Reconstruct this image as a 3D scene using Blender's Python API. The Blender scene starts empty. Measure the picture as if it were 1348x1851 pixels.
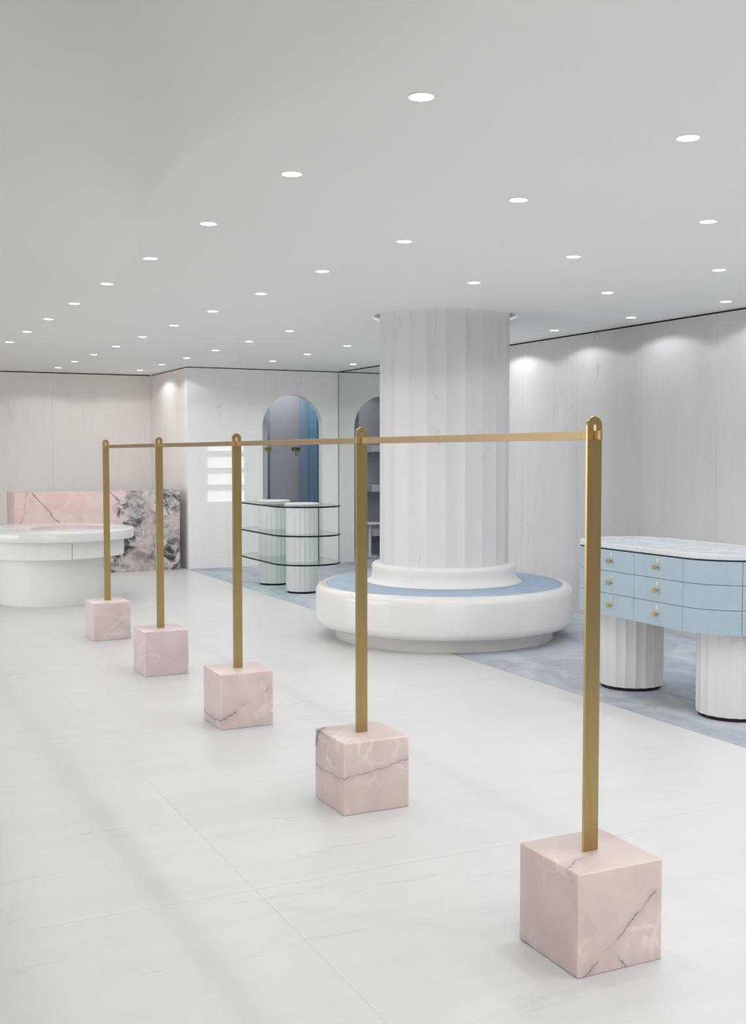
import bpy, bmesh, math, random
from mathutils import Vector, Matrix

S = bpy.context.scene
COL = S.collection
PI = math.pi
random.seed(7)

# ------------------------------------------------------------------ camera
cam_data = bpy.data.cameras.new('camera')
cam_data.sensor_fit = 'HORIZONTAL'
cam_data.sensor_width = 36.0
cam_data.lens = 2049.63 / 1348 * 36.0
cam_data.clip_start = 0.05
cam = bpy.data.objects.new('camera', cam_data)
cam.location = (0, 0, 1.5)
cam.rotation_euler = (math.radians(90 - 2.99), math.radians(0.03), math.radians(-25.812))
COL.objects.link(cam)
S.camera = cam

# ------------------------------------------------------------------ world: even white light let in by the made-up window openings
W = bpy.data.worlds.new('daylight')
S.world = W
W.use_nodes = True
WORLD_STRENGTH = 4.6
W.node_tree.nodes['Background'].inputs[0].default_value = (1.0, 0.995, 0.985, 1)
W.node_tree.nodes['Background'].inputs[1].default_value = WORLD_STRENGTH
SPOT_POWER = 11.0
SPOT_COLOR = [(1, .985, .965), (1, .995, .985), (1, 1, 1), (.95, .965, 1), (.92, .945, 1)]   # warmer over the rack, cooler by the carpet

vs = S.view_settings
vs.view_transform = 'Standard'
vs.look = 'None'
vs.exposure = 0.33
vs.gamma = 1.0
vs.use_curve_mapping = False

HC = 2.603          # ceiling height
XR = 6.33           # right wall
YA = 14.17          # arch wall
YB = 15.96          # alcove wall
XS = 4.21           # alcove side wall
XC = 4.19           # carpet edge


# ------------------------------------------------------------------ node helpers
class NT:
    def __init__(s, name):
        s.m = bpy.data.materials.new(name)
        s.m.use_nodes = True
        s.t = s.m.node_tree
        s.b = s.t.nodes['Principled BSDF']
        s.out = s.t.nodes['Material Output']
        s.co = None

    def n(s, kind, **kw):
        nd = s.t.nodes.new(kind)
        for k, v in kw.items():
            setattr(nd, k, v)
        return nd

    def put(s, sock, v):
        if hasattr(v, 'is_output'):
            s.t.links.new(v, sock)
        elif isinstance(v, (tuple, list)):
            sock.default_value = tuple(v) + ((1.0,) if len(sock.default_value) == 4 and len(v) == 3 else ())
        else:
            sock.default_value = v

    def coord(s):
        if s.co is None:
            s.co = s.n('ShaderNodeTexCoord').outputs['Object']
        return s.co

    def mapping(s, scale=(1, 1, 1), loc=(0, 0, 0), rot=(0, 0, 0), vec=None):
        m = s.n('ShaderNodeMapping')
        s.put(m.inputs['Vector'], vec if vec is not None else s.coord())
        m.inputs['Scale'].default_value = scale
        m.inputs['Location'].default_value = loc
        m.inputs['Rotation'].default_value = rot
        return m.outputs[0]

    def noise(s, vec, scale=5, detail=4, rough=.5, dist=0, color=False):
        nd = s.n('ShaderNodeTexNoise')
        s.put(nd.inputs['Vector'], vec)
        nd.inputs['Scale'].default_value = scale
        nd.inputs['Detail'].default_value = detail
        nd.inputs['Roughness'].default_value = rough
        nd.inputs['Distortion'].default_value = dist
        return nd.outputs['Color' if color else 'Fac']

    def math(s, op, a, b=0.0, c=0.0, clamp=False):
        nd = s.n('ShaderNodeMath', operation=op, use_clamp=clamp)
        s.put(nd.inputs[0], a)
        s.put(nd.inputs[1], b)
        s.put(nd.inputs[2], c)
        return nd.outputs[0]

    def vmath(s, op, a, b=(0, 0, 0)):
        nd = s.n('ShaderNodeVectorMath', operation=op)
        s.put(nd.inputs[0], a)
        s.put(nd.inputs[1], b)
        return nd.outputs['Value' if op == 'DOT_PRODUCT' else 'Vector']

    def step(s, v, lo, hi, a=0.0, b=1.0):
        nd = s.n('ShaderNodeMapRange', interpolation_type='SMOOTHSTEP')
        s.put(nd.inputs[0], v)
        nd.inputs[1].default_value = lo
        nd.inputs[2].default_value = hi
        nd.inputs[3].default_value = a
        nd.inputs[4].default_value = b
        return nd.outputs[0]

    def mix(s, f, a, b):
        nd = s.n('ShaderNodeMix', data_type='RGBA')
        s.put(nd.inputs[0], f)
        s.put(nd.inputs[6], a)
        s.put(nd.inputs[7], b)
        return nd.outputs[2]

    def sep(s, vec=None):
        nd = s.n('ShaderNodeSeparateXYZ')
        s.put(nd.inputs[0], vec if vec is not None else s.coord())
        return nd.outputs

    def set(s, color=None, rough=None, metal=None, spec=None, **kw):
        if color is not None:
            s.put(s.b.inputs['Base Color'], color)
        if rough is not None:
            s.put(s.b.inputs['Roughness'], rough)
        if metal is not None:
            s.b.inputs['Metallic'].default_value = metal
        if spec is not None:
            s.b.inputs['Specular IOR Level'].default_value = spec
        for k, v in kw.items():
            s.put(s.b.inputs[k.replace('_', ' ')], v)
        return s.m

    def bump(s, h, strength=.2, dist=.01):
        b = s.n('ShaderNodeBump')
        s.put(b.inputs['Height'], h)
        b.inputs['Strength'].default_value = strength
        b.inputs['Distance'].default_value = dist
        s.t.links.new(b.outputs[0], s.b.inputs['Normal'])


def m_paint(name, col, rough=.6, spec=.3, var=.02):
    k = NT(name)
    f = k.noise(k.coord(), 1.3, 3)
    c = k.mix(k.step(f, .3, .7), tuple(v * (1 - var) for v in col), tuple(min(1, v * (1 + var)) for v in col))
    return k.set(c, rough, spec=spec)


def m_marble(name, col, dark, scale=(1.2, 1.2, .22), rough=.4, vein=.5, spec=.4, streak=.5, rot=(0, 0, 0), seed=0.0):
    """pale marble: long soft streaks, plus sparse thin veins that run the same way"""
    k = NT(name)
    v = k.mapping(scale, (seed, seed * 1.7, seed * .6), rot)
    a = k.noise(v, 2.2, 6, .6, .6)
    b = k.noise(v, 7.0, 5, .55, .3)
    soft = k.math('ADD', k.math('MULTIPLY', k.step(a, .38, .72), .65), k.math('MULTIPLY', k.step(b, .45, .75), .35))
    c = k.mix(k.math('MULTIPLY', soft, streak), col, dark)
    n2 = k.noise(v, 1.6, 5, .6, 1.2)
    line = k.step(k.math('ABSOLUTE', k.math('SUBTRACT', n2, .5)), .0, .012, 1, 0)
    patch = k.step(k.noise(v, 3.1, 3), .56, .7)
    c = k.mix(k.math('MULTIPLY', k.math('MULTIPLY', line, patch), vein), c, tuple(d * .62 for d in dark))
    return k.set(c, rough, spec=spec)


def m_onyx(name, base, veins, pale=(.78, .72, .70), seed=0.0, dark_top=0.0):
    """pink onyx; veins = [(normal, offset, width, strength)] in the block's own coordinates"""
    k = NT(name)
    co = k.coord()
    sh = k.mapping((1, 1, 1), (seed, seed * .7, -seed * 1.3))
    cloud = k.noise(sh, 7, 4, .5, .5)
    c = k.mix(k.step(cloud, .3, .7), tuple(v * .95 for v in base), tuple(min(1, v * 1.05) for v in base))
    # pale healed cracks
    wv = k.vmath('ADD', sh, k.vmath('MULTIPLY', k.vmath('SUBTRACT', k.noise(sh, 9, 3, .5, color=True), (.5, .5, .5)), (.12, .12, .12)))
    vo = k.n('ShaderNodeTexVoronoi', feature='DISTANCE_TO_EDGE')
    k.put(vo.inputs['Vector'], wv)
    vo.inputs['Scale'].default_value = 8.5
    crack = k.math('MULTIPLY', k.step(vo.outputs['Distance'], 0, .09, 1, 0), k.step(k.noise(sh, 5, 2), .46, .66))
    c = k.mix(k.math('MULTIPLY', crack, .62), c, pale)
    # grey veins
    w2 = k.vmath('ADD', co, k.vmath('MULTIPLY', k.vmath('SUBTRACT', k.noise(sh, 9, 6, .62, color=True), (.5, .5, .5)), (.07, .07, .07)))
    for nrm, off, wd, st, lo in veins:
        d = k.math('ABSOLUTE', k.math('SUBTRACT', k.vmath('DOT_PRODUCT', w2, nrm), off))
        core = k.step(d, 0, wd, 1, 0)
        halo = k.math('MULTIPLY', k.step(d, 0, wd * 6, 1, 0), .22)
        f = k.math('MULTIPLY', k.math('MAXIMUM', core, halo), k.step(k.noise(sh, 6, 3), lo, lo + .16))
        c = k.mix(k.math('MULTIPLY', f, st), c, (.16, .145, .15))
    if dark_top:
        z = k.sep()[2]
        tm = k.step(z, .285, .30)
        ln = k.step(k.noise(k.mapping((1, 3, 1), (seed, 0, 0), (0, 0, .5)), 11, 6, .65, 1.5), .52, .66)
        c = k.mix(k.math('MULTIPLY', k.math('MULTIPLY', tm, ln), dark_top), c, (.22, .2, .21))
    return k.set(c, .33, spec=.4, Subsurface_Weight=.75, Subsurface_Radius=(1, .74, .70), Subsurface_Scale=.03)


def m_metal(name, col, rough=.34, brushed=True):
    k = NT(name)
    v = k.mapping((260, 260, 3))
    f = k.noise(v, 1.0, 3)
    c = k.mix(k.step(f, .2, .8), tuple(x * .93 for x in col), tuple(min(1, x * 1.05) for x in col))
    return k.set(c, rough, 1.0)


def m_emit(name, col, strength):
    k = NT(name)
    k.set((.8, .8, .8), .5)
    k.put(k.b.inputs['Emission Color'], col)
    k.b.inputs['Emission Strength'].default_value = strength
    return k.m


def m_glass(name, tint=(.90, .965, .95)):
    k = NT(name)
    tr = k.n('ShaderNodeBsdfTransparent')
    tr.inputs[0].default_value = (*tint, 1)
    gl = k.n('ShaderNodeBsdfGlossy')
    gl.inputs['Roughness'].default_value = .02
    fr = k.n('ShaderNodeFresnel')
    fr.inputs[0].default_value = 1.45
    geo = k.n('ShaderNodeNewGeometry')
    fac = k.math('MULTIPLY', fr.outputs[0], k.math('SUBTRACT', 1.0, geo.outputs['Backfacing']))
    mx = k.n('ShaderNodeMixShader')
    k.t.links.new(fac, mx.inputs[0])
    k.t.links.new(tr.outputs[0], mx.inputs[1])
    k.t.links.new(gl.outputs[0], mx.inputs[2])
    k.t.links.new(mx.outputs[0], k.out.inputs['Surface'])
    return k.m


def m_carpet(name):
    k = NT(name)
    a = k.noise(k.mapping((1.6, .9, 1)), 1.6, 6, .62, .8)
    b = k.noise(k.coord(), 9, 5, .6, .4)
    f = k.math('ADD', k.math('MULTIPLY', k.step(a, .36, .66), .72), k.math('MULTIPLY', k.step(b, .35, .7), .28))
    c = k.mix(f, (.38, .42, .47), (.60, .63, .67))
    k.bump(k.noise(k.coord(), 420, 2), .25, .004)
    return k.set(c, .95, spec=.1)


def m_fabric(name, col, var=.06):
    k = NT(name)
    f = k.noise(k.mapping((1, 1, 1)), 14, 5, .6)
    c = k.mix(k.step(f, .3, .7), tuple(v * (1 - var) for v in col), tuple(v * (1 + var) for v in col))
    k.bump(k.noise(k.coord(), 300, 2), .15, .003)
    return k.set(c, .9, spec=.12)


def m_desk(name):
    """pink onyx slab that turns to grey, swirling marble at its right end (object x grows to the right)"""
    k = NT(name)
    co = k.coord()
    x, y, z = k.sep()
    cloud = k.noise(co, 4, 4, .55, .5)
    pink = k.mix(k.step(cloud, .3, .7), (.70, .50, .48), (.78, .60, .57))
    wv = k.vmath('ADD', co, k.vmath('MULTIPLY', k.vmath('SUBTRACT', k.noise(co, 5, 4, .55, color=True), (.5, .5, .5)), (.2, .2, .2)))
    vo = k.n('ShaderNodeTexVoronoi', feature='DISTANCE_TO_EDGE')
    k.put(vo.inputs['Vector'], wv)
    vo.inputs['Scale'].default_value = 5.5
    pink = k.mix(k.math('MULTIPLY', k.step(vo.outputs['Distance'], 0, .06, 1, 0), k.step(k.noise(co, 4, 3), .4, .7, 0, .42)), pink, (.86, .75, .73))
    w2 = k.vmath('ADD', co, k.vmath('MULTIPLY', k.vmath('SUBTRACT', k.noise(co, 6, 6, .62, color=True), (.5, .5, .5)), (.14, .14, .14)))
    for nrm, off, wd, st in (((.78, 0, .62), .80, .012, .85), ((.72, 0, .69), 1.54, .014, .9), ((.97, 0, -.24), -.09, .006, .6)):
        d = k.math('ABSOLUTE', k.math('SUBTRACT', k.vmath('DOT_PRODUCT', w2, nrm), off))
        pink = k.mix(k.math('MULTIPLY', k.step(d, 0, wd, 1, 0), st), pink, (.20, .17, .18))
    sw = k.noise(co, 4.2, 9, .68, 2.2)
    sw2 = k.noise(co, 2.6, 5, .6, 1.5)
    grey = k.mix(k.step(sw, .40, .60), (.05, .05, .055), (.66, .59, .59))
    blot = k.mix(k.step(sw2, .42, .62), (.30, .25, .24), (.60, .53, .50))
    grey = k.mix(k.step(k.noise(co, 2.1, 3, .5, .6), .50, .66), grey, blot)
    m = k.math('ADD', k.math('ADD', x, k.math('MULTIPLY', z, -.35)), k.math('MULTIPLY', k.math('SUBTRACT', k.noise(co, 3.2, 5, .6), .5), .9))
    c = k.mix(k.step(m, .92, 1.08), pink, grey)
    return k.set(c, .3, spec=.45)


# ------------------------------------------------------------------ materials
M = {}
M['ceiling'] = m_paint('ceiling_plaster', (.95, .95, .935), .85, .15, .008)
M['wall'] = m_marble('wall_marble', (.63, .63, .625), (.53, .53, .53), (1.1, 1.1, .2), .42, .55, .3, .55)
M['wall_warm'] = m_marble('wall_marble_alcove', (.83, .79, .765), (.74, .70, .675), (1.1, 1.1, .2), .42, .3, .3, .5, seed=3.1)
M['wall_arch'] = m_marble('wall_marble_arch', (.84, .84, .83), (.75, .75, .74), (1.1, 1.1, .25), .42, .35, .3, .5, seed=8.3)
M['backing'] = m_paint('joint_backing', (.50, .50, .49), .9, .1)
M['dark'] = m_paint('shadow_gap', (.03, .03, .03), .9, .05)  # near-black strips paint the shade in the gaps above the walls
M['joint'] = m_paint('grey_joint', (.16, .17, .17), .7, .1)
M['floor'] = m_marble('floor_marble', (.69, .69, .68), (.63, .63, .62), (.35, 2.6, 1), .32, .5, .35, .55, (0, 0, .12), 1.3)
M['unseen_dark'] = m_marble('unseen_dark_slabs', (.22, .20, .19), (.16, .15, .14), (.35, 2.6, 1), .4, .4, .3, .5)  # unseen left slabs, made dark to dim the ceiling above them
M['grout'] = m_paint('floor_grout', (.66, .66, .65), .9, .1)
M['wall_front'] = m_paint('front_wall_paint', (.40, .385, .37), .8, .2)
M['wall_dark'] = m_paint('dimming_wall_paint', (.20, .175, .16), .8, .2)  # dark tone chosen so the unseen left wall dims the vault
M['street'] = m_paint('pavement', (.36, .35, .34), .9, .1)
M['carpet'] = m_carpet('blue_grey_carpet')
M['edge_trim'] = m_metal('carpet_edge_metal', (.42, .42, .42), .4)
M['column'] = m_marble('column_marble', (.68, .68, .68), (.59, .59, .60), (1.6, 1.6, .3), .4, .5, .35, .45, seed=5.0)
M['lacquer'] = m_paint('white_lacquer', (.74, .73, .72), .16, .5, .005)
M['lacquer_matt'] = m_paint('white_satin', (.82, .815, .79), .45, .35, .008)
M['moulding'] = m_paint('moulding_stone', (.75, .745, .735), .4, .35)
M['collar'] = m_paint('collar_paint', (.50, .49, .46), .8, .15)
M['plinth'] = m_paint('plinth_paint', (.70, .675, .65), .5, .3)
M['pad'] = m_fabric('blue_seat_fabric', (.37, .46, .56))
M['brass'] = m_metal('brushed_brass', (.47, .34, .155), .30)
M['brass_rail'] = m_metal('brushed_brass_rail', (.42, .315, .18), .42)
M['brass_small'] = m_metal('polished_brass', (.72, .56, .30), .25)
M['brass_pale'] = m_metal('pale_brass', (.80, .70, .45), .5)
M['blue'] = m_fabric('blue_leather', (.37, .47, .535), .03)
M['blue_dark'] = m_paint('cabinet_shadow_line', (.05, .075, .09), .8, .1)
M['top_marble'] = m_marble('cabinet_top_marble', (.62, .65, .66), (.47, .51, .53), (7, 7, 7), .3, .4, .4, .6, seed=2.0)
M['inset'] = m_fabric('grey_inset', (.47, .50, .52), .08)
M['black'] = m_paint('black_plinth', (.015, .015, .015), .6, .2)
M['glass'] = m_glass('clear_shelf_glass')
ge = NT('glass_edge')
ge.set((.004, .007, .007), .3, spec=.15)
ge_t = ge.n('ShaderNodeBsdfTransparent')
ge_t.inputs[0].default_value = (.75, .86, .83, 1)
ge_m = ge.n('ShaderNodeMixShader')
ge.t.links.new(ge.n('ShaderNodeNewGeometry').outputs['Backfacing'], ge_m.inputs[0])
ge.t.links.new(ge.b.outputs[0], ge_m.inputs[1])
ge.t.links.new(ge_t.outputs[0], ge_m.inputs[2])
ge.t.links.new(ge_m.outputs[0], ge.out.inputs['Surface'])
M['glass_edge'] = ge.m
M['mirror'] = NT('mirror_silver').set((.80, .84, .82), .012, 1.0)
M['grey_mirror'] = NT('grey_mirror').set((.55, .60, .60), .03, 1.0)
M['curtain'] = m_fabric('blue_velvet', (.20, .37, .51), .05)
M['curtain_pale'] = m_fabric('pale_blue_velvet', (.34, .48, .62), .04)
M['fit_wall'] = m_paint('fitting_room_paint', (.52, .52, .56), .8, .15)
M['white_stone'] = m_paint('white_stone', (.84, .85, .88), .4, .35)
M['lamp'] = m_emit('downlight_glow', (1, .99, .97), 9.0)
M['trim_white'] = m_paint('downlight_trim', (.88, .88, .87), .5, .2)
M['lit'] = m_emit('light_box_glow', (1.0, 1.0, .985), .22)
M['desk'] = m_desk('desk_onyx')
M['inset_pink'] = m_onyx('inset_desk_reflection', (.50, .42, .41), [((.6, .8, 0), .1, .02, .5, .4)], seed=4.4)  # pink mottling stands in for the desk reflected in the glossy inset

# ------------------------------------------------------------------ mesh helpers


def link(name, me, mat, parent=None, loc=None):
    o = bpy.data.objects.new(name, me)
    COL.objects.link(o)
    if mat is not None and len(me.materials) == 0:
        me.materials.append(mat)
    if parent:
        o.parent = parent
    if loc:
        o.location = loc
    return o


def obj(name, bm, mat, parent=None, loc=None, smooth=None):
    me = bpy.data.meshes.new(name)
    bmesh.ops.recalc_face_normals(bm, faces=bm.faces)
    bm.to_mesh(me)
    bm.free()
    if smooth:
        me.polygons.foreach_set('use_smooth', [True] * len(me.polygons))
        if smooth < 179:
            me.set_sharp_from_angle(angle=math.radians(smooth))
    return link(name, me, mat, parent, loc)


def box(bm, x0, x1, y0, y1, z0, z1):
    v = [bm.verts.new(c) for c in ((x0, y0, z0), (x1, y0, z0), (x1, y1, z0), (x0, y1, z0), (x0, y0, z1), (x1, y0, z1), (x1, y1, z1), (x0, y1, z1))]
    for f in ((3, 2, 1, 0), (4, 5, 6, 7), (0, 1, 5, 4), (1, 2, 6, 5), (2, 3, 7, 6), (3, 0, 4, 7)):
        bm.faces.new([v[i] for i in f])
    return bm


def bx(x0, x1, y0, y1, z0, z1, bev=0, seg=2):
    bm = box(bmesh.new(), x0, x1, y0, y1, z0, z1)
    if bev:
        bmesh.ops.bevel(bm, geom=bm.edges[:], offset=bev, segments=seg, profile=.5, affect='EDGES')
    return bm


def lathe(profile, seg=96, closed=False, a0=0.0, a1=None):
    """revolve (r, z) pairs about z; closed joins last to first pair"""
    bm = bmesh.new()
    full = a1 is None
    n = seg if full else seg + 1
    rings = []
    for i in range(n):
        a = 2 * PI * i / seg if full else a0 + (a1 - a0) * i / seg
        rings.append([bm.verts.new((r * math.cos(a), r * math.sin(a), z)) for r, z in profile])
    m = len(profile)
    for i in range(n if full else n - 1):
        A, B = rings[i], rings[(i + 1) % n]
        for j in range(m if closed else m - 1):
            bm.faces.new((A[j], A[(j + 1) % m], B[(j + 1) % m], B[j]))
    if not full and closed:
        bm.faces.new(rings[0])
        bm.faces.new(list(reversed(rings[-1])))
    bmesh.ops.remove_doubles(bm, verts=bm.verts[:], dist=1e-6)
    return bm


def disc_prof(r, z0, z1, bev=.004, seg=3):
    p = [(0, z0)]
    if bev:
        p += [(r - bev + bev * math.sin(t * PI / 2 / seg), z0 + bev - bev * math.cos(t * PI / 2 / seg)) for t in range(seg + 1)]
        p += [(r - bev + bev * math.cos(t * PI / 2 / seg), z1 - bev + bev * math.sin(t * PI / 2 / seg)) for t in range(seg + 1)]
    else:
        p += [(r, z0), (r, z1)]
    return p + [(0, z1)]


def fluted(r, z0, z1, n, depth, phase=0.0, seg=8, cap=True):
    """shaft with n concave flutes meeting in sharp arrises; each flute is its own strip"""
    bm = bmesh.new()
    top = []
    for i in range(n):
        a0 = phase + 2 * PI * i / n
        prev = None
        for j in range(seg + 1):
            t = j / seg
            a = a0 + 2 * PI / n * t
            rr = r - depth * (1 - (2 * t - 1) ** 2)
            lo = bm.verts.new((rr * math.cos(a), rr * math.sin(a), z0))
            hi = bm.verts.new((rr * math.cos(a), rr * math.sin(a), z1))
            if prev:
                f = bm.faces.new((prev[0], lo, hi, prev[1]))
                f.smooth = True
            prev = (lo, hi)
            if j < seg:
                top.append((rr * math.cos(a), rr * math.sin(a)))
    if cap:
        bm.faces.new([bm.verts.new((x, y, z1)) for x, y in top])
        bm.faces.new([bm.verts.new((x, y, z0)) for x, y in reversed(top)])
    return bm


def obj_raw(name, bm, mat, parent=None, loc=None):
    me = bpy.data.meshes.new(name)
    bm.to_mesh(me)
    bm.free()
    return link(name, me, mat, parent, loc)


def fill(outer, holes=(), depth=.02, bevel=0.0):
    """flat shape with holes, thickness depth centred on local z = 0, as a mesh"""
    cu = bpy.data.curves.new('shape', 'CURVE')
    cu.dimensions = '2D'
    cu.fill_mode = 'BOTH'
    cu.extrude = depth / 2 - bevel
    cu.bevel_depth = bevel
    cu.bevel_resolution = 2
    for pts in [outer, *holes]:
        sp = cu.splines.new('POLY')
        sp.points.add(len(pts) - 1)
        for q, (x, y) in zip(sp.points, pts):
            q.co = (x, y, 0, 1)
        sp.use_cyclic_u = True
    ob = bpy.data.objects.new('shape', cu)
    COL.objects.link(ob)
    dg = bpy.context.evaluated_depsgraph_get()
    me = bpy.data.meshes.new_from_object(ob.evaluated_get(dg))
    bpy.data.objects.remove(ob)
    bpy.data.curves.remove(cu)
    me.materials.clear()
    bm = bmesh.new()
    bm.from_mesh(me)
    bpy.data.meshes.remove(me)
    bmesh.ops.remove_doubles(bm, verts=bm.verts[:], dist=1e-5)
    for f in bm.faces:
        f.smooth = False
    return bm


def remap(bm, fn):
    for v in bm.verts:
        v.co = Vector(fn(*v.co))
    return bm


def stadium(cx, y0, y1, r, seg=24):
    pts = [(cx + r * math.cos(a), y1 + r * math.sin(a)) for a in [PI * i / seg for i in range(seg + 1)]]
    pts += [(cx + r * math.cos(a), y0 + r * math.sin(a)) for a in [PI + PI * i / seg for i in range(seg + 1)]]
    return pts


def circle(cx, cy, r, seg=64):
    return [(cx + r * math.cos(2 * PI * i / seg), cy + r * math.sin(2 * PI * i / seg)) for i in range(seg)]


def thing(name, label, cat, loc=(0, 0, 0), group=None):
    o = bpy.data.objects.new(name, None)
    o.empty_display_size = .1
    COL.objects.link(o)
    o.location = loc
    return tag(o, label, cat, group)


def tag(o, label, cat, group=None):
    o['label'] = label
    o['category'] = cat
    if group:
        o['group'] = group
    return o


def struct(o, label=None):
    o['kind'] = 'structure'
    if label:
        o['label'] = label
    return o


def tube(bm, p0, p1, r, seg=12):
    d = Vector(p1) - Vector(p0)
    mt = Matrix.Translation((Vector(p0) + Vector(p1)) / 2) @ d.to_track_quat('Z', 'Y').to_matrix().to_4x4()
    bmesh.ops.create_cone(bm, cap_ends=True, segments=seg, radius1=r, radius2=r, depth=d.length, matrix=mt)
    return bm


# ================================================================== STRUCTURE
Y0, X0 = -4.0, -5.0
# floor with slabs
floor = struct(obj('floor', bx(X0, XR + .14, Y0, 16.0, -.12, -.003), M['grout']), 'white marble slab floor')
xs = [X0, -.4, 1.3, XC - .004]
ys = [Y0] + [3.62 + 2.3 * k for k in range(-3, 6) if Y0 < 3.62 + 2.3 * k < 15.9] + [YB]
for i in range(len(xs) - 1):
    for j in range(len(ys) - 1):
        g = .0006
        o = obj('slab', bx(xs[i] + .0003, xs[i + 1] - .0003, ys[j] + g, ys[j + 1] - g, -.003, 0), M['floor'] if i else M['unseen_dark'], floor)

# carpet
cz = .0
carpet = obj('carpet', bx(XC, XR - .0002, Y0, YA - .0005, -.003, cz), M['carpet'])
tag(carpet, 'mottled blue-grey fitted carpet beside the white marble floor', 'carpet')
tr = struct(obj('trim_1', bx(XC - .004, XC, Y0, YA, -.003, .0005), M['edge_trim']), 'thin metal strip along the carpet edge')


# ceiling: flat part with a hole round the column, and the raised vault on the left
def s5(t):
    t = min(1, max(0, t))
    return t * t * t * (t * (6 * t - 15) + 10)


def s3(t):
    t = min(1, max(0, t))
    return t * t * (3 - 2 * t)


def ceil_z(x, y):
    # shallow vault that rises to the left of a soft-to-sharp fold line
    xe = 1.205 + .465 * s3((y - 3.9) / 3.3)
    A = 1.5 * (1 - s3((y - 3.2) / 4.6))
    soft = .02 + .75 * s3((4.3 - y) / 1.5)          # how gently the fold starts
    d = xe + soft * .45 - x
    if d <= 0:
        return HC
    rise = (d * d + soft * soft) ** .5 - soft
    return HC + A * (1 - math.exp(-rise / .62)) * s3((x + 3.4) / 2.4) * s3((y + 3.5) / 2.5)


CX, CY = 4.59, 8.15
bm = fill([(1.72, Y0), (XR + .12, Y0), (XR + .12, YB + .12), (1.72, YB + .12)], [circle(CX, CY, .59, 96)], .02)
remap(bm, lambda x, y, z: (x, y, z + HC + .01))
gx = [X0 + (0.2 - X0) * i / 30 for i in range(30)] + [0.2 + 1.52 * i / 180 for i in range(181)]
gy = [Y0 + 4 * i / 16 for i in range(16)] + [0 + 7.0 * i / 100 for i in range(100)] + [7 + (YB + .12 - 7) * i / 24 for i in range(25)]
grid = [[bm.verts.new((x, y, ceil_z(x, y))) for y in gy] for x in gx]
for i in range(len(gx) - 1):
    for j in range(len(gy) - 1):
        f = bm.faces.new((grid[i][j], grid[i][j + 1], grid[i + 1][j + 1], grid[i + 1][j]))
        f.smooth = True
ceiling = struct(obj_raw('ceiling', bm, M['ceiling']), 'smooth pale plaster ceiling with a soft raised vault')
collar = obj('column_collar', lathe([(.591, HC + .001), (.61, HC + .001), (.61, HC + .06), (.54, HC + .06), (.54, HC + .045), (.591, HC + .045)], 96, True), M['collar'], ceiling, (CX, CY, 0), 40)

# right wall: backing + marble panels, then the mirror
wr = struct(obj('wall_right', bx(XR + .02, XR + .14, Y0, YA + .1, 0, HC), M['backing']), 'pale streaked marble wall')
ysm = [12.4 - .92 * k for k in range(19) if 12.4 - .92 * k > Y0]
for a, b in zip(ysm[:-1], ysm[1:]):
    obj('panel', bx(XR, XR + .02, b + .0008, a - .0008, 0, HC - .014), M['wall'], wr)
struct(obj('trim_2', bx(XR + .012, XR + .019, Y0, 14.16, HC - .0135, HC), M['dark']), 'dark shadow gap above the right wall')
mir = obj('wall_mirror', bx(XR, XR + .02, 12.402, YA - .006, .001, HC - .014), M['mirror'])
tag(mir, 'tall frameless wall mirror behind the fluted column, reflecting the arch', 'mirror')
struct(obj('trim_3', bx(XR - .004, XR + .004, YA - .006, YA, 0, HC), M['joint']), 'dark joint between mirror and arch wall')

# arch wall
ax, ar, az = 5.661, .43, 2.278 - .43
arch = [(ax - ar, -.01)] + [(ax - ar * math.cos(PI * i / 40), az + ar * math.sin(PI * i / 40)) for i in range(41)] + [(ax + ar, -.01)]
outer = [(XS, 0), (ax - ar, 0)] + arch[1:-1] + [(ax + ar, 0), (XR + .02, 0), (XR + .02, HC - .012), (XS, HC - .012)]
NROWS = [(1.523, 1.66), (1.302, 1.459), (1.083, 1.244), (.86, 1.022)]
NX0, NX1 = 4.464, 4.978
holes = [[(NX0, a), (NX1, a), (NX1, b), (NX0, b)] for a, b in NROWS]
bm = fill(outer, holes, .12)
remap(bm, lambda x, y, z: (x, YA + .06 - z, y))
wb = struct(obj('wall_back', bm, M['wall_arch']), 'pale marble wall with an arched doorway')
struct(obj('trim_4', bx(XS + .012, XR, YA + .01, YA + .1, HC - .0115, HC), M['dark']), 'dark shadow gap above the arch wall')

# alcove walls
ws = struct(obj('wall_side', bx(XS, XS + .12, YA + .12, YB + .12, 0, HC - .012), M['wall_warm']), 'marble return wall of the alcove')
struct(obj('trim_5', bx(XS + .01, XS + .1, YA + .1, YB, HC - .0115, HC), M['dark']))
wa = struct(obj('wall_alcove', bx(X0, XS, YB + .02, YB + .14, 0, HC), M['backing']), 'warm pale marble wall behind the pink desk')
axs = [X0, -1.35, .05, 1.45, 2.84, XS]
for a, b in zip(axs[:-1], axs[1:]):
    obj('panel', bx(a + .0008, b - .0008, YB, YB + .02, 0, HC - .014), M['wall_warm'], wa)
struct(obj('trim_6', bx(X0, XS, YB + .012, YB + .019, HC - .0135, HC), M['dark']))

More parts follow.
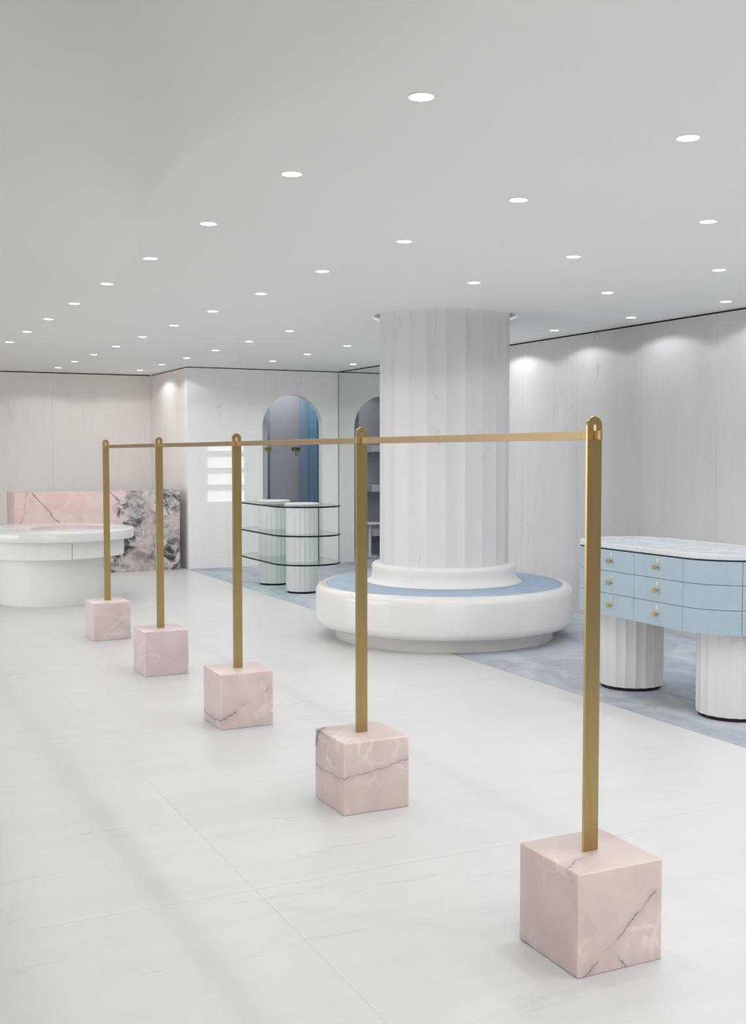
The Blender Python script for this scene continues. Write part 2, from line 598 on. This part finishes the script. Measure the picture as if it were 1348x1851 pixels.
# unseen left and front walls; their window openings are added for fill light
wl = fill([(Y0, 0), (YB + .12, 0), (YB + .12, HC), (Y0, HC)], [[(a, .08), (a + 3.8, .08), (a + 3.8, 2.25), (a, 2.25)] for a in (Y0 + 9.6, Y0 + 13.6)], .12)
remap(wl, lambda x, y, z: (X0 - .06 + z, x, y))
struct(obj('wall_left', wl, M['wall_dark']), 'dark unseen left wall with window bays added to let light in')
wf = fill([(X0, 0), (XR, 0), (XR, HC), (X0, HC)], [[(-4.4, .08), (1.5, .08), (1.5, 2.15), (-4.4, 2.15)]], .12)
remap(wf, lambda x, y, z: (x, Y0 - .06 + z, y))
struct(obj('wall_front', wf, M['wall_front']), 'unseen front wall with a window opening added for frontal light')
struct(obj('floor_added_ground', bx(X0 - 12, XR + 6, Y0 - 12, YB + 6, -.3, -.15), M['street']), 'unseen grey ground added outside to stop light from below')  # added ground keeps world light from rising through the openings

# fitting room behind the arch
FY = 15.3
struct(obj('wall_fitting_back', bx(4.42, 7.0, FY, FY + .1, 0, HC), M['fit_wall']), 'grey rear wall of the fitting room')
struct(obj('wall_fitting_left', bx(4.34, 4.42, YA + .13, FY, 0, HC), M['fit_wall']))
struct(obj('wall_fitting_right', bx(7.0, 7.1, YA + .13, FY, 0, HC), M['fit_wall']))
struct(obj('wall_fitting_front', bx(XR + .14, 7.0, YA, YA + .12, 0, HC), M['fit_wall']))
struct(obj('ceiling_fitting', bx(XR + .125, 7.1, YA, FY + .1, HC, HC + .05), M['ceiling']))
struct(obj('floor_fitting', bx(4.42, 7.0, YA, FY, -.003, 0), M['carpet']), 'carpeted floor of the fitting room')

# ================================================================== LIT NICHES in the arch wall
words = ['topmost', 'second from the top', 'third from the top', 'lowest']
for (a, b), wd in zip(NROWS, words):
    t = thing('light_box', f'white glowing rectangular wall niche left of the arch, {wd} of four', 'wall niche', (NX0, YA, a), 'glowing niches left of the arch')
    w, h = NX1 - NX0, b - a
    fr = fill([(0, 0), (w, 0), (w, h), (0, h)], [[(.004, .004), (w - .004, .004), (w - .004, h - .004), (.004, h - .004)]], .05)
    remap(fr, lambda x, y, z: (x, .025 - z, y))
    obj('frame', fr, M['white_stone'], t)
    obj('panel', bx(.0045, w - .0045, .02, .028, .0045, h - .0045), M['lit'], t)

# ================================================================== CLOTHES RACK
CUBE = .3035
RX, RY, RD = 2.051, 2.741, 1.6145
pink = (.80, .645, .625)
cube_mats = [
    m_onyx('pink_onyx_1', (.64, .53, .51), [((-.595, 0, .803), .086, .0055, .85, .38), ((-.36, .0, .93), .17, .005, .45, .55), ((-.45, .80, -.4), -.13, .006, .8, .45)], seed=.0),
    m_onyx('pink_onyx_2', (.65, .54, .52), [((-.196, 0, .98), .1725, .005, .75, .33), ((-.70, .52, .49), .30, .018, .95, .30)], seed=2.3),
    m_onyx('pink_onyx_3', (.67, .565, .545), [((-.484, 0, .875), .1147, .006, .9, .33)], seed=5.1),
    m_onyx('pink_onyx_4', (.66, .555, .555), [((.75, .3, .58), .02, .005, .4, .5)], seed=8.7, dark_top=.75),
    m_onyx('pink_onyx_5', (.68, .58, .56), [((-.62, 0, .78), .06, .006, .45, .48)], seed=11.9),
]
stand_words = ['nearest of five, bold dark diagonal vein', 'second nearest of five, thin grey vein',
               'middle of five, fine dark rising vein', 'fourth from the viewer, grey-streaked top',
               'farthest of five, beside the white counter']
PW, PT, PH = .050, .011, 1.6065 - CUBE       # post width, thickness, height above the block
post_out = [(-PW / 2, 0)] + [(PW / 2, 0)] + [(PW / 2 * math.cos(PI * i / 16), PH - PW / 2 + PW / 2 * math.sin(PI * i / 16)) for i in range(17)]
SW = .0115
slot_z0, slot_z1 = 1.538 - CUBE, 1.586 - CUBE
slot = [(-SW / 2, slot_z0), (SW / 2, slot_z0), (SW / 2, slot_z1 - .003), (SW / 4, slot_z1), (-SW / 4, slot_z1), (-SW / 2, slot_z1 - .003)]
bm = fill(post_out, [slot], PT, .001)
remap(bm, lambda x, y, z: (x, -z, y))
post_me = None
for i in range(5):
    t = thing('rack_stand', f'brass post in pink onyx cube, {stand_words[i]}', 'rack stand', (RX, RY + RD * i, 0), 'stands of the clothes rack')
    blk = obj('base_block', bx(-CUBE / 2, CUBE / 2, -CUBE / 2, CUBE / 2, 0, CUBE, .005, 3), cube_mats[i], t, smooth=50)
    blk['label'] = 'veined pink onyx cube'
    if post_me is None:
        po = obj('post', bm, M['brass'], t, (0, 0, CUBE))
        post_me = po.data
    else:
        po = link('post', post_me, None, t, (0, 0, CUBE))
    po['label'] = 'round-topped brushed brass flat bar with slot'
rail = obj('hanging_rail', bx(-.0045, .0045, -.037, 4 * RD + .037, 0, .026, .0008, 1), M['brass_rail'], None, (RX, RY, 1.5382))
tag(rail, 'long thin brass rail threaded through the slots of the five stands', 'clothes rail')

# ================================================================== COLUMN AND ROUND BENCH
colm = thing('column', 'thick fluted white marble column rising from the round bench to the ceiling', 'column', (CX, CY, 0))
obj_raw('shaft', fluted(.531, .60, HC + .044, 22, .012, math.radians(-61 - 7.5), 8), M['column'], colm)
prof = [(.50, .4445), (.638, .4445), (.639, .449), (.633, .455), (.618, .463), (.604, .477), (.595, .496), (.591, .516), (.592, .536)]
for i in range(1, 9):
    a = PI / 2 * i / 8
    prof.append((.562 + .034 * math.cos(a), .562 + .042 * math.sin(a)))
prof += [(.50, .605)]
obj('base_moulding', lathe(prof, 128, True), M['moulding'], colm, smooth=50)

bench = thing('round_bench', 'white round bench with blue seat pad encircling the fluted column', 'bench', (CX, CY, 0))
obj('plinth', lathe([(.70, 0), (.895, 0), (.895, .125), (.70, .125)], 128, True), M['plinth'], bench, smooth=40)
prof = [(.55, .101), (.93, .101)]
for i in range(1, 9):
    a = -PI / 2 + PI / 2 * i / 8
    prof.append((.985 + .072 * math.cos(a), .175 + .074 * math.sin(a)))
for i in range(0, 9):
    a = PI / 2 * i / 8
    prof.append((1.0 + .057 * math.cos(a), .372 + .062 * math.sin(a)))
prof += [(.972, .434), (.969, .425), (.55, .425)]
obj('seat_body', lathe(prof, 144, True), M['lacquer'], bench, smooth=50)
prof = [(.56, .4255), (.966, .4255), (.966, .434), (.958, .441), (.56, .444)]
pd = obj('seat_pad', lathe(prof, 128, True), M['pad'], bench, smooth=50)
pd['label'] = 'pale blue fabric seat pad'

# ================================================================== BLUE DRAWER CABINET
KX, KN, KF, KR = 4.64, 4.93, 5.785, .33
cab = thing('drawer_cabinet', 'rounded blue cabinet of drawers with marble top on two fluted white pillars', 'cabinet', (KX, (KN + KF) / 2, 0))
cyc = (KN + KF) / 2


# perimeter: parametrised by list of (x, y) local points between named seams
def arc(cy, a0, a1, r, n=14):
    return [(r * math.cos(a0 + (a1 - a0) * i / n), cy + r * math.sin(a0 + (a1 - a0) * i / n)) for i in range(n + 1)]


hn, hf = KN - cyc, KF - cyc
D = math.radians
R_ = KR
segs = [  # going round: camera-side straight (two drawers), near end (three), wall side (two), far end (three)
    ('drawer', [(-R_, .0 + hf), (-R_, .0)]), ('drawer', [(-R_, 0), (-R_, hn)]),
    ('front', arc(hn, D(180), D(240), R_)), ('front', arc(hn, D(240), D(300), R_)), ('front', arc(hn, D(300), D(360), R_)),
    ('drawer', [(R_, hn), (R_, 0)]), ('drawer', [(R_, 0), (R_, hf)]),
    ('front', arc(hf, D(0), D(60), R_)), ('front', arc(hf, D(60), D(120), R_)), ('front', arc(hf, D(120), D(180), R_)),
]
rows = [(.778, .9055), (.640, .775), (.502, .637)]


def shell(pts, z0, z1, th=.018, gap=.0014):
    """slab that follows a path, its ends pulled in by gap"""
    P = [Vector((x, y)) for x, y in pts]
    d0 = (P[1] - P[0]).normalized()
    d1 = (P[-1] - P[-2]).normalized()
    P[0] = P[0] + d0 * gap
    P[-1] = P[-1] - d1 * gap
    bm = bmesh.new()
    st = []
    for i, q in enumerate(P):
        d = (P[min(i + 1, len(P) - 1)] - P[max(i - 1, 0)]).normalized()
        nrm = Vector((-d.y, d.x))          # inward (path runs clockwise seen so that inside is on the left)
        inn = q + nrm * th
        st.append([bm.verts.new((q.x, q.y, z0)), bm.verts.new((q.x, q.y, z1)), bm.verts.new((inn.x, inn.y, z1)), bm.verts.new((inn.x, inn.y, z0))])
    for A, B in zip(st[:-1], st[1:]):
        for j in range(4):
            bm.faces.new((A[j], A[(j + 1) % 4], B[(j + 1) % 4], B[j]))
    bm.faces.new(st[0])
    bm.faces.new(list(reversed(st[-1])))
    return bm


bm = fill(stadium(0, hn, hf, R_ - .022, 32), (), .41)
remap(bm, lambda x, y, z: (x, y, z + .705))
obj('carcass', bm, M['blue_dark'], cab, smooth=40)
for kind, pts in segs:
    for z0, z1 in rows:
        dr = obj('drawer' if kind == 'drawer' else 'curved_panel', shell(pts, z0, z1), M['blue'], cab, smooth=40)
        if kind == 'drawer':
            x = pts[0][0]
            sg = -1 if x < 0 else 1
            ym = (pts[0][1] + pts[1][1]) / 2
            zk = (z0 + z1) / 2 + .0
            kb = bmesh.new()
            tube(kb, (x - sg * .002, ym, zk), (x + sg * .022, ym, zk), .007, 14)
            tube(kb, (x + sg * .020, ym, zk), (x + sg * .033, ym, zk), .0145, 18)
            k = obj('knob', kb, M['brass_small'], dr, smooth=40)
            eb = fill(stadium(0, -.003, .003, .0095, 10), [stadium(0, -.003, .003, .0024, 5)], .002)
            remap(eb, lambda a, b, c: (x + sg * (.001) + c, ym + a, zk + .038 + b))
            obj('keyhole_plate', eb, M['brass_pale'], dr)
# thin dark board painted as the shade under the slab, slab and its inset panels
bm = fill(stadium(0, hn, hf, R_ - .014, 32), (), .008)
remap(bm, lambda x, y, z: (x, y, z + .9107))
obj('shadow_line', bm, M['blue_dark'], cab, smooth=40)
iw = R_ - .032
ins = []
for sx in (-1, 1):
    for ya, yb in ((hn + .005, -.006), (.006, hf - .005)):
        a, b = sorted((sx * .006, sx * iw))
        ins.append([(a, ya), (b, ya), (b, yb), (a, yb)])
for cy_, s_ in ((hn - .007, 1), (hf + .007, -1)):
    for sx in (-1, 1):
        q = [(sx * .006, cy_)]
        n = 10
        for i in range(n + 1):
            a = PI / 2 * i / n
            q.append((sx * (.006 + (iw - .006) * math.cos(a)), cy_ - s_ * (iw - .006) * math.sin(a)))
        ins.append(q)
bm = fill(stadium(0, hn, hf, R_, 32), ins, .027, .002)
remap(bm, lambda x, y, z: (x, y, z + .9285))
top = obj('marble_top', bm, M['top_marble'], cab, smooth=40)
for q in ins:
    cx_ = sum(a for a, b in q) / len(q)
    cy_ = sum(b for a, b in q) / len(q)
    bm = fill([(cx_ + (a - cx_) * .994, cy_ + (b - cy_) * .994) for a, b in q], (), .02)
    remap(bm, lambda x, y, z: (x, y, z + .9285))
    obj('inset_panel', bm, M['inset'], top)
for yy in (4.89 - cyc, 5.80 - cyc):
    pl = obj_raw('pillar', fluted(.205, .022, .4995, 20, .007, .1, 7), M['column'], cab, (.01, yy, 0))
    obj('plinth', lathe(disc_prof(.188, cz, .0215, 0), 48), M['black'], pl, smooth=40)

# ================================================================== GLASS SHELF UNIT
GX = 4.612
unit = thing('glass_shelf_unit', 'three-tier glass shelf unit held by two fluted white pillars before the arch', 'shelf unit', (GX, 11.70, 0))
PY = (11.29 - 11.70, 12.14 - 11.70)
levels = (.936, .633, .331)
for yy in PY:
    pl = obj_raw('pillar', fluted(.174, 0.022, .9275, 20, .006, .05, 6), M['column'], unit, (0, yy, 0))
    obj('plinth', lathe(disc_prof(.160, cz, .0215, 0), 48), M['black'], pl, smooth=40)
    obj('cap', lathe(disc_prof(.186, .9445, .963, .003), 64), M['column'], pl, smooth=40)
for z in levels:
    o = stadium(0, 11.19 - 11.70, 12.14 - 11.70, .372, 32)
    if z > .9:
        bm = fill(o, (), .016)
    else:
        bm = fill(o, [circle(0, yy, .1755, 48) for yy in PY], .016)
    remap(bm, lambda x, y, zz: (x, y, zz + z))
    me = bpy.data.meshes.new('glass_shelf')
    bmesh.ops.recalc_face_normals(bm, faces=bm.faces)
    for f in bm.faces:
        if abs(f.normal.z) < .5:
            ctr = f.calc_center_median()
            f.material_index = 1 if min((ctr.x ** 2 + (ctr.y - yy) ** 2) ** .5 for yy in PY) > .2 else 0
    bm.to_mesh(me)
    bm.free()
    me.materials.append(M['glass'])
    me.materials.append(M['glass_edge'])
    link('glass_shelf', me, None, unit)

# ================================================================== PINK DESK
DX0, DX1, DY0, DY1, DH = 2.055, 4.105, 14.19, 14.80, 1.022
desk = thing('reception_desk', 'pink onyx reception desk with dark grey veined right end', 'desk', (DX0, DY0, 0))
L_, Dp = DX1 - DX0, DY1 - DY0
obj('front_panel', bx(0, L_, 0, .05, 0, DH, .004, 2), M['desk'], desk, smooth=50)
obj('side_panel', bx(0, .05, .0505, Dp, 0, DH, .004, 2), M['desk'], desk, smooth=50)
obj('side_panel', bx(L_ - .05, L_, .0505, Dp, 0, DH, .004, 2), M['desk'], desk, smooth=50)
obj('worktop', bx(.0505, L_ - .0505, .0505, Dp, DH - .30, DH - .26, .003), M['lacquer_matt'], desk)
obj('drawer_pedestal', bx(.10, .50, .12, Dp - .02, 0, DH - .301, .003), M['lacquer_matt'], desk)

# ================================================================== ROUND WHITE COUNTER
QX, QY = 2.056, 11.785
ctr = thing('round_counter', 'white round display counter with overhanging top before the pink desk', 'counter', (QX, QY, 0))
obj('base_drum', lathe([(0, 0), (.523, 0), (.525, .004), (.525, .4735), (0, .4735)], 96), M['lacquer_matt'], ctr, smooth=40)
view = math.atan2(-QY, -QX)            # direction to the viewer
seam = view + math.radians(16)
for q in range(4):
    a0 = seam + PI / 2 * q + .0035
    a1 = seam + PI / 2 * (q + 1) - .0035
    obj('drawer_front', lathe([(.60, .474), (.728, .474), (.730, .478), (.730, .636), (.60, .636)], 30, True, a0, a1), M['lacquer_matt'], ctr, smooth=40)
obj('drum_core', lathe([(0, .474), (.595, .474), (.595, .640), (0, .640)], 64), M['plinth'], ctr, smooth=40)
mdir = math.atan2(QX, QY)
ox, oy = .21 * math.cos(mdir), -.21 * math.sin(mdir)
# top ring: round slab with an off-centre round opening
bm = fill(circle(0, 0, .817, 128), [circle(ox, oy, .405, 96)], .098, .014)
remap(bm, lambda x, y, z: (x, y, z + .6905))
obj('counter_top', bm, M['lacquer'], ctr, smooth=35)
obj('inset_disc', lathe(disc_prof(.4025, .68, .7385, .001), 96), M['inset_pink'], ctr, (ox, oy, 0), 40)

# ================================================================== FITTING ROOM
mp = obj('dressing_mirror', bx(5.50, 5.755, FY - .012, FY - .002, .05, 2.4), M['grey_mirror'])
tag(mp, 'tall grey-tinted mirror panel inside the arched fitting room', 'mirror')
for (x0, x1), lb in zip(((6.09, 6.215), (5.665, 5.775)), ('small brass wall hook plate beside the blue curtain', 'small brass plate on the mirror inside the arch')):  # the second is a brass mark on the mirror, built alike
    h = thing('coat_hook', lb, 'hook', (x0, FY - (.0 if x0 > 6 else .012), 1.535))
    obj('back_plate', bx(0, x1 - x0, -.010, -.001, 0, .045, .002), M['brass'], h)
    obj('peg', bx((x1 - x0) * .35, (x1 - x0) * .65, -.045, -.0105, .010, .030, .003), M['brass'], h)

# curtain: a deep wavy sheet hung along the right of the room
path = []
n = 150
for i in range(n + 1):
    t = i / n
    y = 15.19 - .80 * t
    x = 6.335 + .05 * t + .065 * math.sin(t * 2 * PI * 4.5) + .012 * math.sin(t * 2 * PI * 13 + 1)
    path.append((x, y + .015 * math.sin(t * 2 * PI * 12)))
pts = path
bm = bmesh.new()
nz = 14
rowsv = []
for x, y in pts:
    col = []
    for j in range(nz + 1):
        z = .02 + (2.42 - .02) * j / nz
        k = 1 + .18 * (1 - j / nz)
        col.append(bm.verts.new((6.34 + (x - 6.34) * k, y, z)))
    rowsv.append(col)
for A, B in zip(rowsv[:-1], rowsv[1:]):
    for j in range(nz):
        bm.faces.new((A[j], B[j], B[j + 1], A[j + 1]))
cu = thing('curtain', 'floor-length pleated blue curtain inside the arched fitting room', 'curtain', (0, 0, 0))
dr = obj('drape', bm, M['curtain'], cu, smooth=180)
fl = obj('flat_panel', bx(6.205, 6.36, 15.226, 15.234, .02, 2.42), M['curtain_pale'], cu)
md = dr.modifiers.new('thickness', 'SOLIDIFY')
md.thickness = .006
rb = bmesh.new()
tube(rb, (6.37, FY - .001, 2.435), (6.37, YA + .13, 2.435), .012)
obj('curtain_rod', rb, M['brass'], cu, smooth=40)

for z, wd in ((1.51, 'topmost'), (.925, 'middle'), (.27, 'lowest')):
    o = obj('floating_shelf', bx(4.421, 5.42, FY - .30, FY - .013, z, z + .10, .004), M['white_stone'])
    tag(o, f'{wd} white block shelf seen in the wall mirror beside the column', 'shelf', 'block shelves in the fitting room')
st = thing('side_table', 'small round white table seen low in the wall mirror beside the column', 'table', (5.60, 14.72, cz))
obj('table_top', lathe(disc_prof(.17, .475, .50, .006), 48), M['white_stone'], st, smooth=40)
obj('stem', lathe([(0, .02), (.035, .02), (.028, .06), (.028, .475), (0, .475)], 24), M['white_stone'], st, smooth=40)
obj('base', lathe(disc_prof(.12, 0, .02, .005), 40), M['white_stone'], st, smooth=40)

# ================================================================== DOWNLIGHTS
LX = [1.69, 2.75, 3.82, 4.885, 5.95]
LY = [3.15 + 1.0795 * k for k in range(12)]
row_names = ['in the leftmost row above the brass rack', 'in the second row from the left', 'in the third row from the left',
             'in the fourth row from the left', 'in the row nearest the right wall']
ordinal = ['nearest', 'second nearest', 'third nearest', 'fourth nearest', 'fifth nearest', 'sixth nearest', 'seventh nearest', 'eighth nearest',
           'ninth nearest', 'tenth nearest', 'eleventh nearest', 'farthest']
visible = {0: range(0, 10), 1: range(0, 12), 2: [1, 2, 3, 6, 7, 8, 9, 10, 11], 3: [2, 3, 7, 8, 9], 4: [3, 4, 5, 9]}
hidden = {2: [0], 3: [0, 1, 6], 4: [0, 1, 2, 6, 7, 8]}      # out of frame or behind the column: lamps only


def spot(x, y, power, parent=None, z=HC - .02, row=2):
    ld = bpy.data.lights.new('downlight_lamp', 'SPOT')
    ld.energy = power
    ld.color = SPOT_COLOR[row]
    ld.spot_size = math.radians(150)
    ld.spot_blend = .2
    ld.shadow_soft_size = .04
    lo = bpy.data.objects.new('downlight_lamp', ld)
    COL.objects.link(lo)
    if parent:
        lo.parent = parent
        lo.location = (0, 0, -.012)
    else:
        lo.location = (x, y, z)
    return lo


lens_me = ring_me = None
for r, idx in visible.items():
    for q, j in enumerate(idx):
        word = ordinal[q] if q < len(idx) - 1 else 'farthest'
        t = thing('downlight', f'round white recessed ceiling downlight, {word} {row_names[r]}', 'downlight', (LX[r], LY[j], HC), 'recessed ceiling downlights')
        if lens_me is None:
            lens = obj('lens', lathe(disc_prof(.0385, -.0035, -.0008, 0), 40), M['lamp'], t)
            ring = obj('trim_ring', lathe([(.039, -.0045), (.043, -.003), (.0435, -.0003), (.039, -.0003)], 40, True), M['trim_white'], t, smooth=60)
            lens_me, ring_me = lens.data, ring.data
        else:
            link('lens', lens_me, None, t)
            link('trim_ring', ring_me, None, t)
        spot(0, 0, SPOT_POWER * (.75 if r == 4 else 1), t, row=r)
for r, idx in hidden.items():
    for j in idx:
        spot(LX[r], LY[j], SPOT_POWER, row=r)
for r, x in enumerate(LX):
    for k in (1, 2, 3, 4):
        spot(x, 3.15 - 1.0795 * k, SPOT_POWER, row=r)
spot(5.9, 14.75, SPOT_POWER * 1.1)
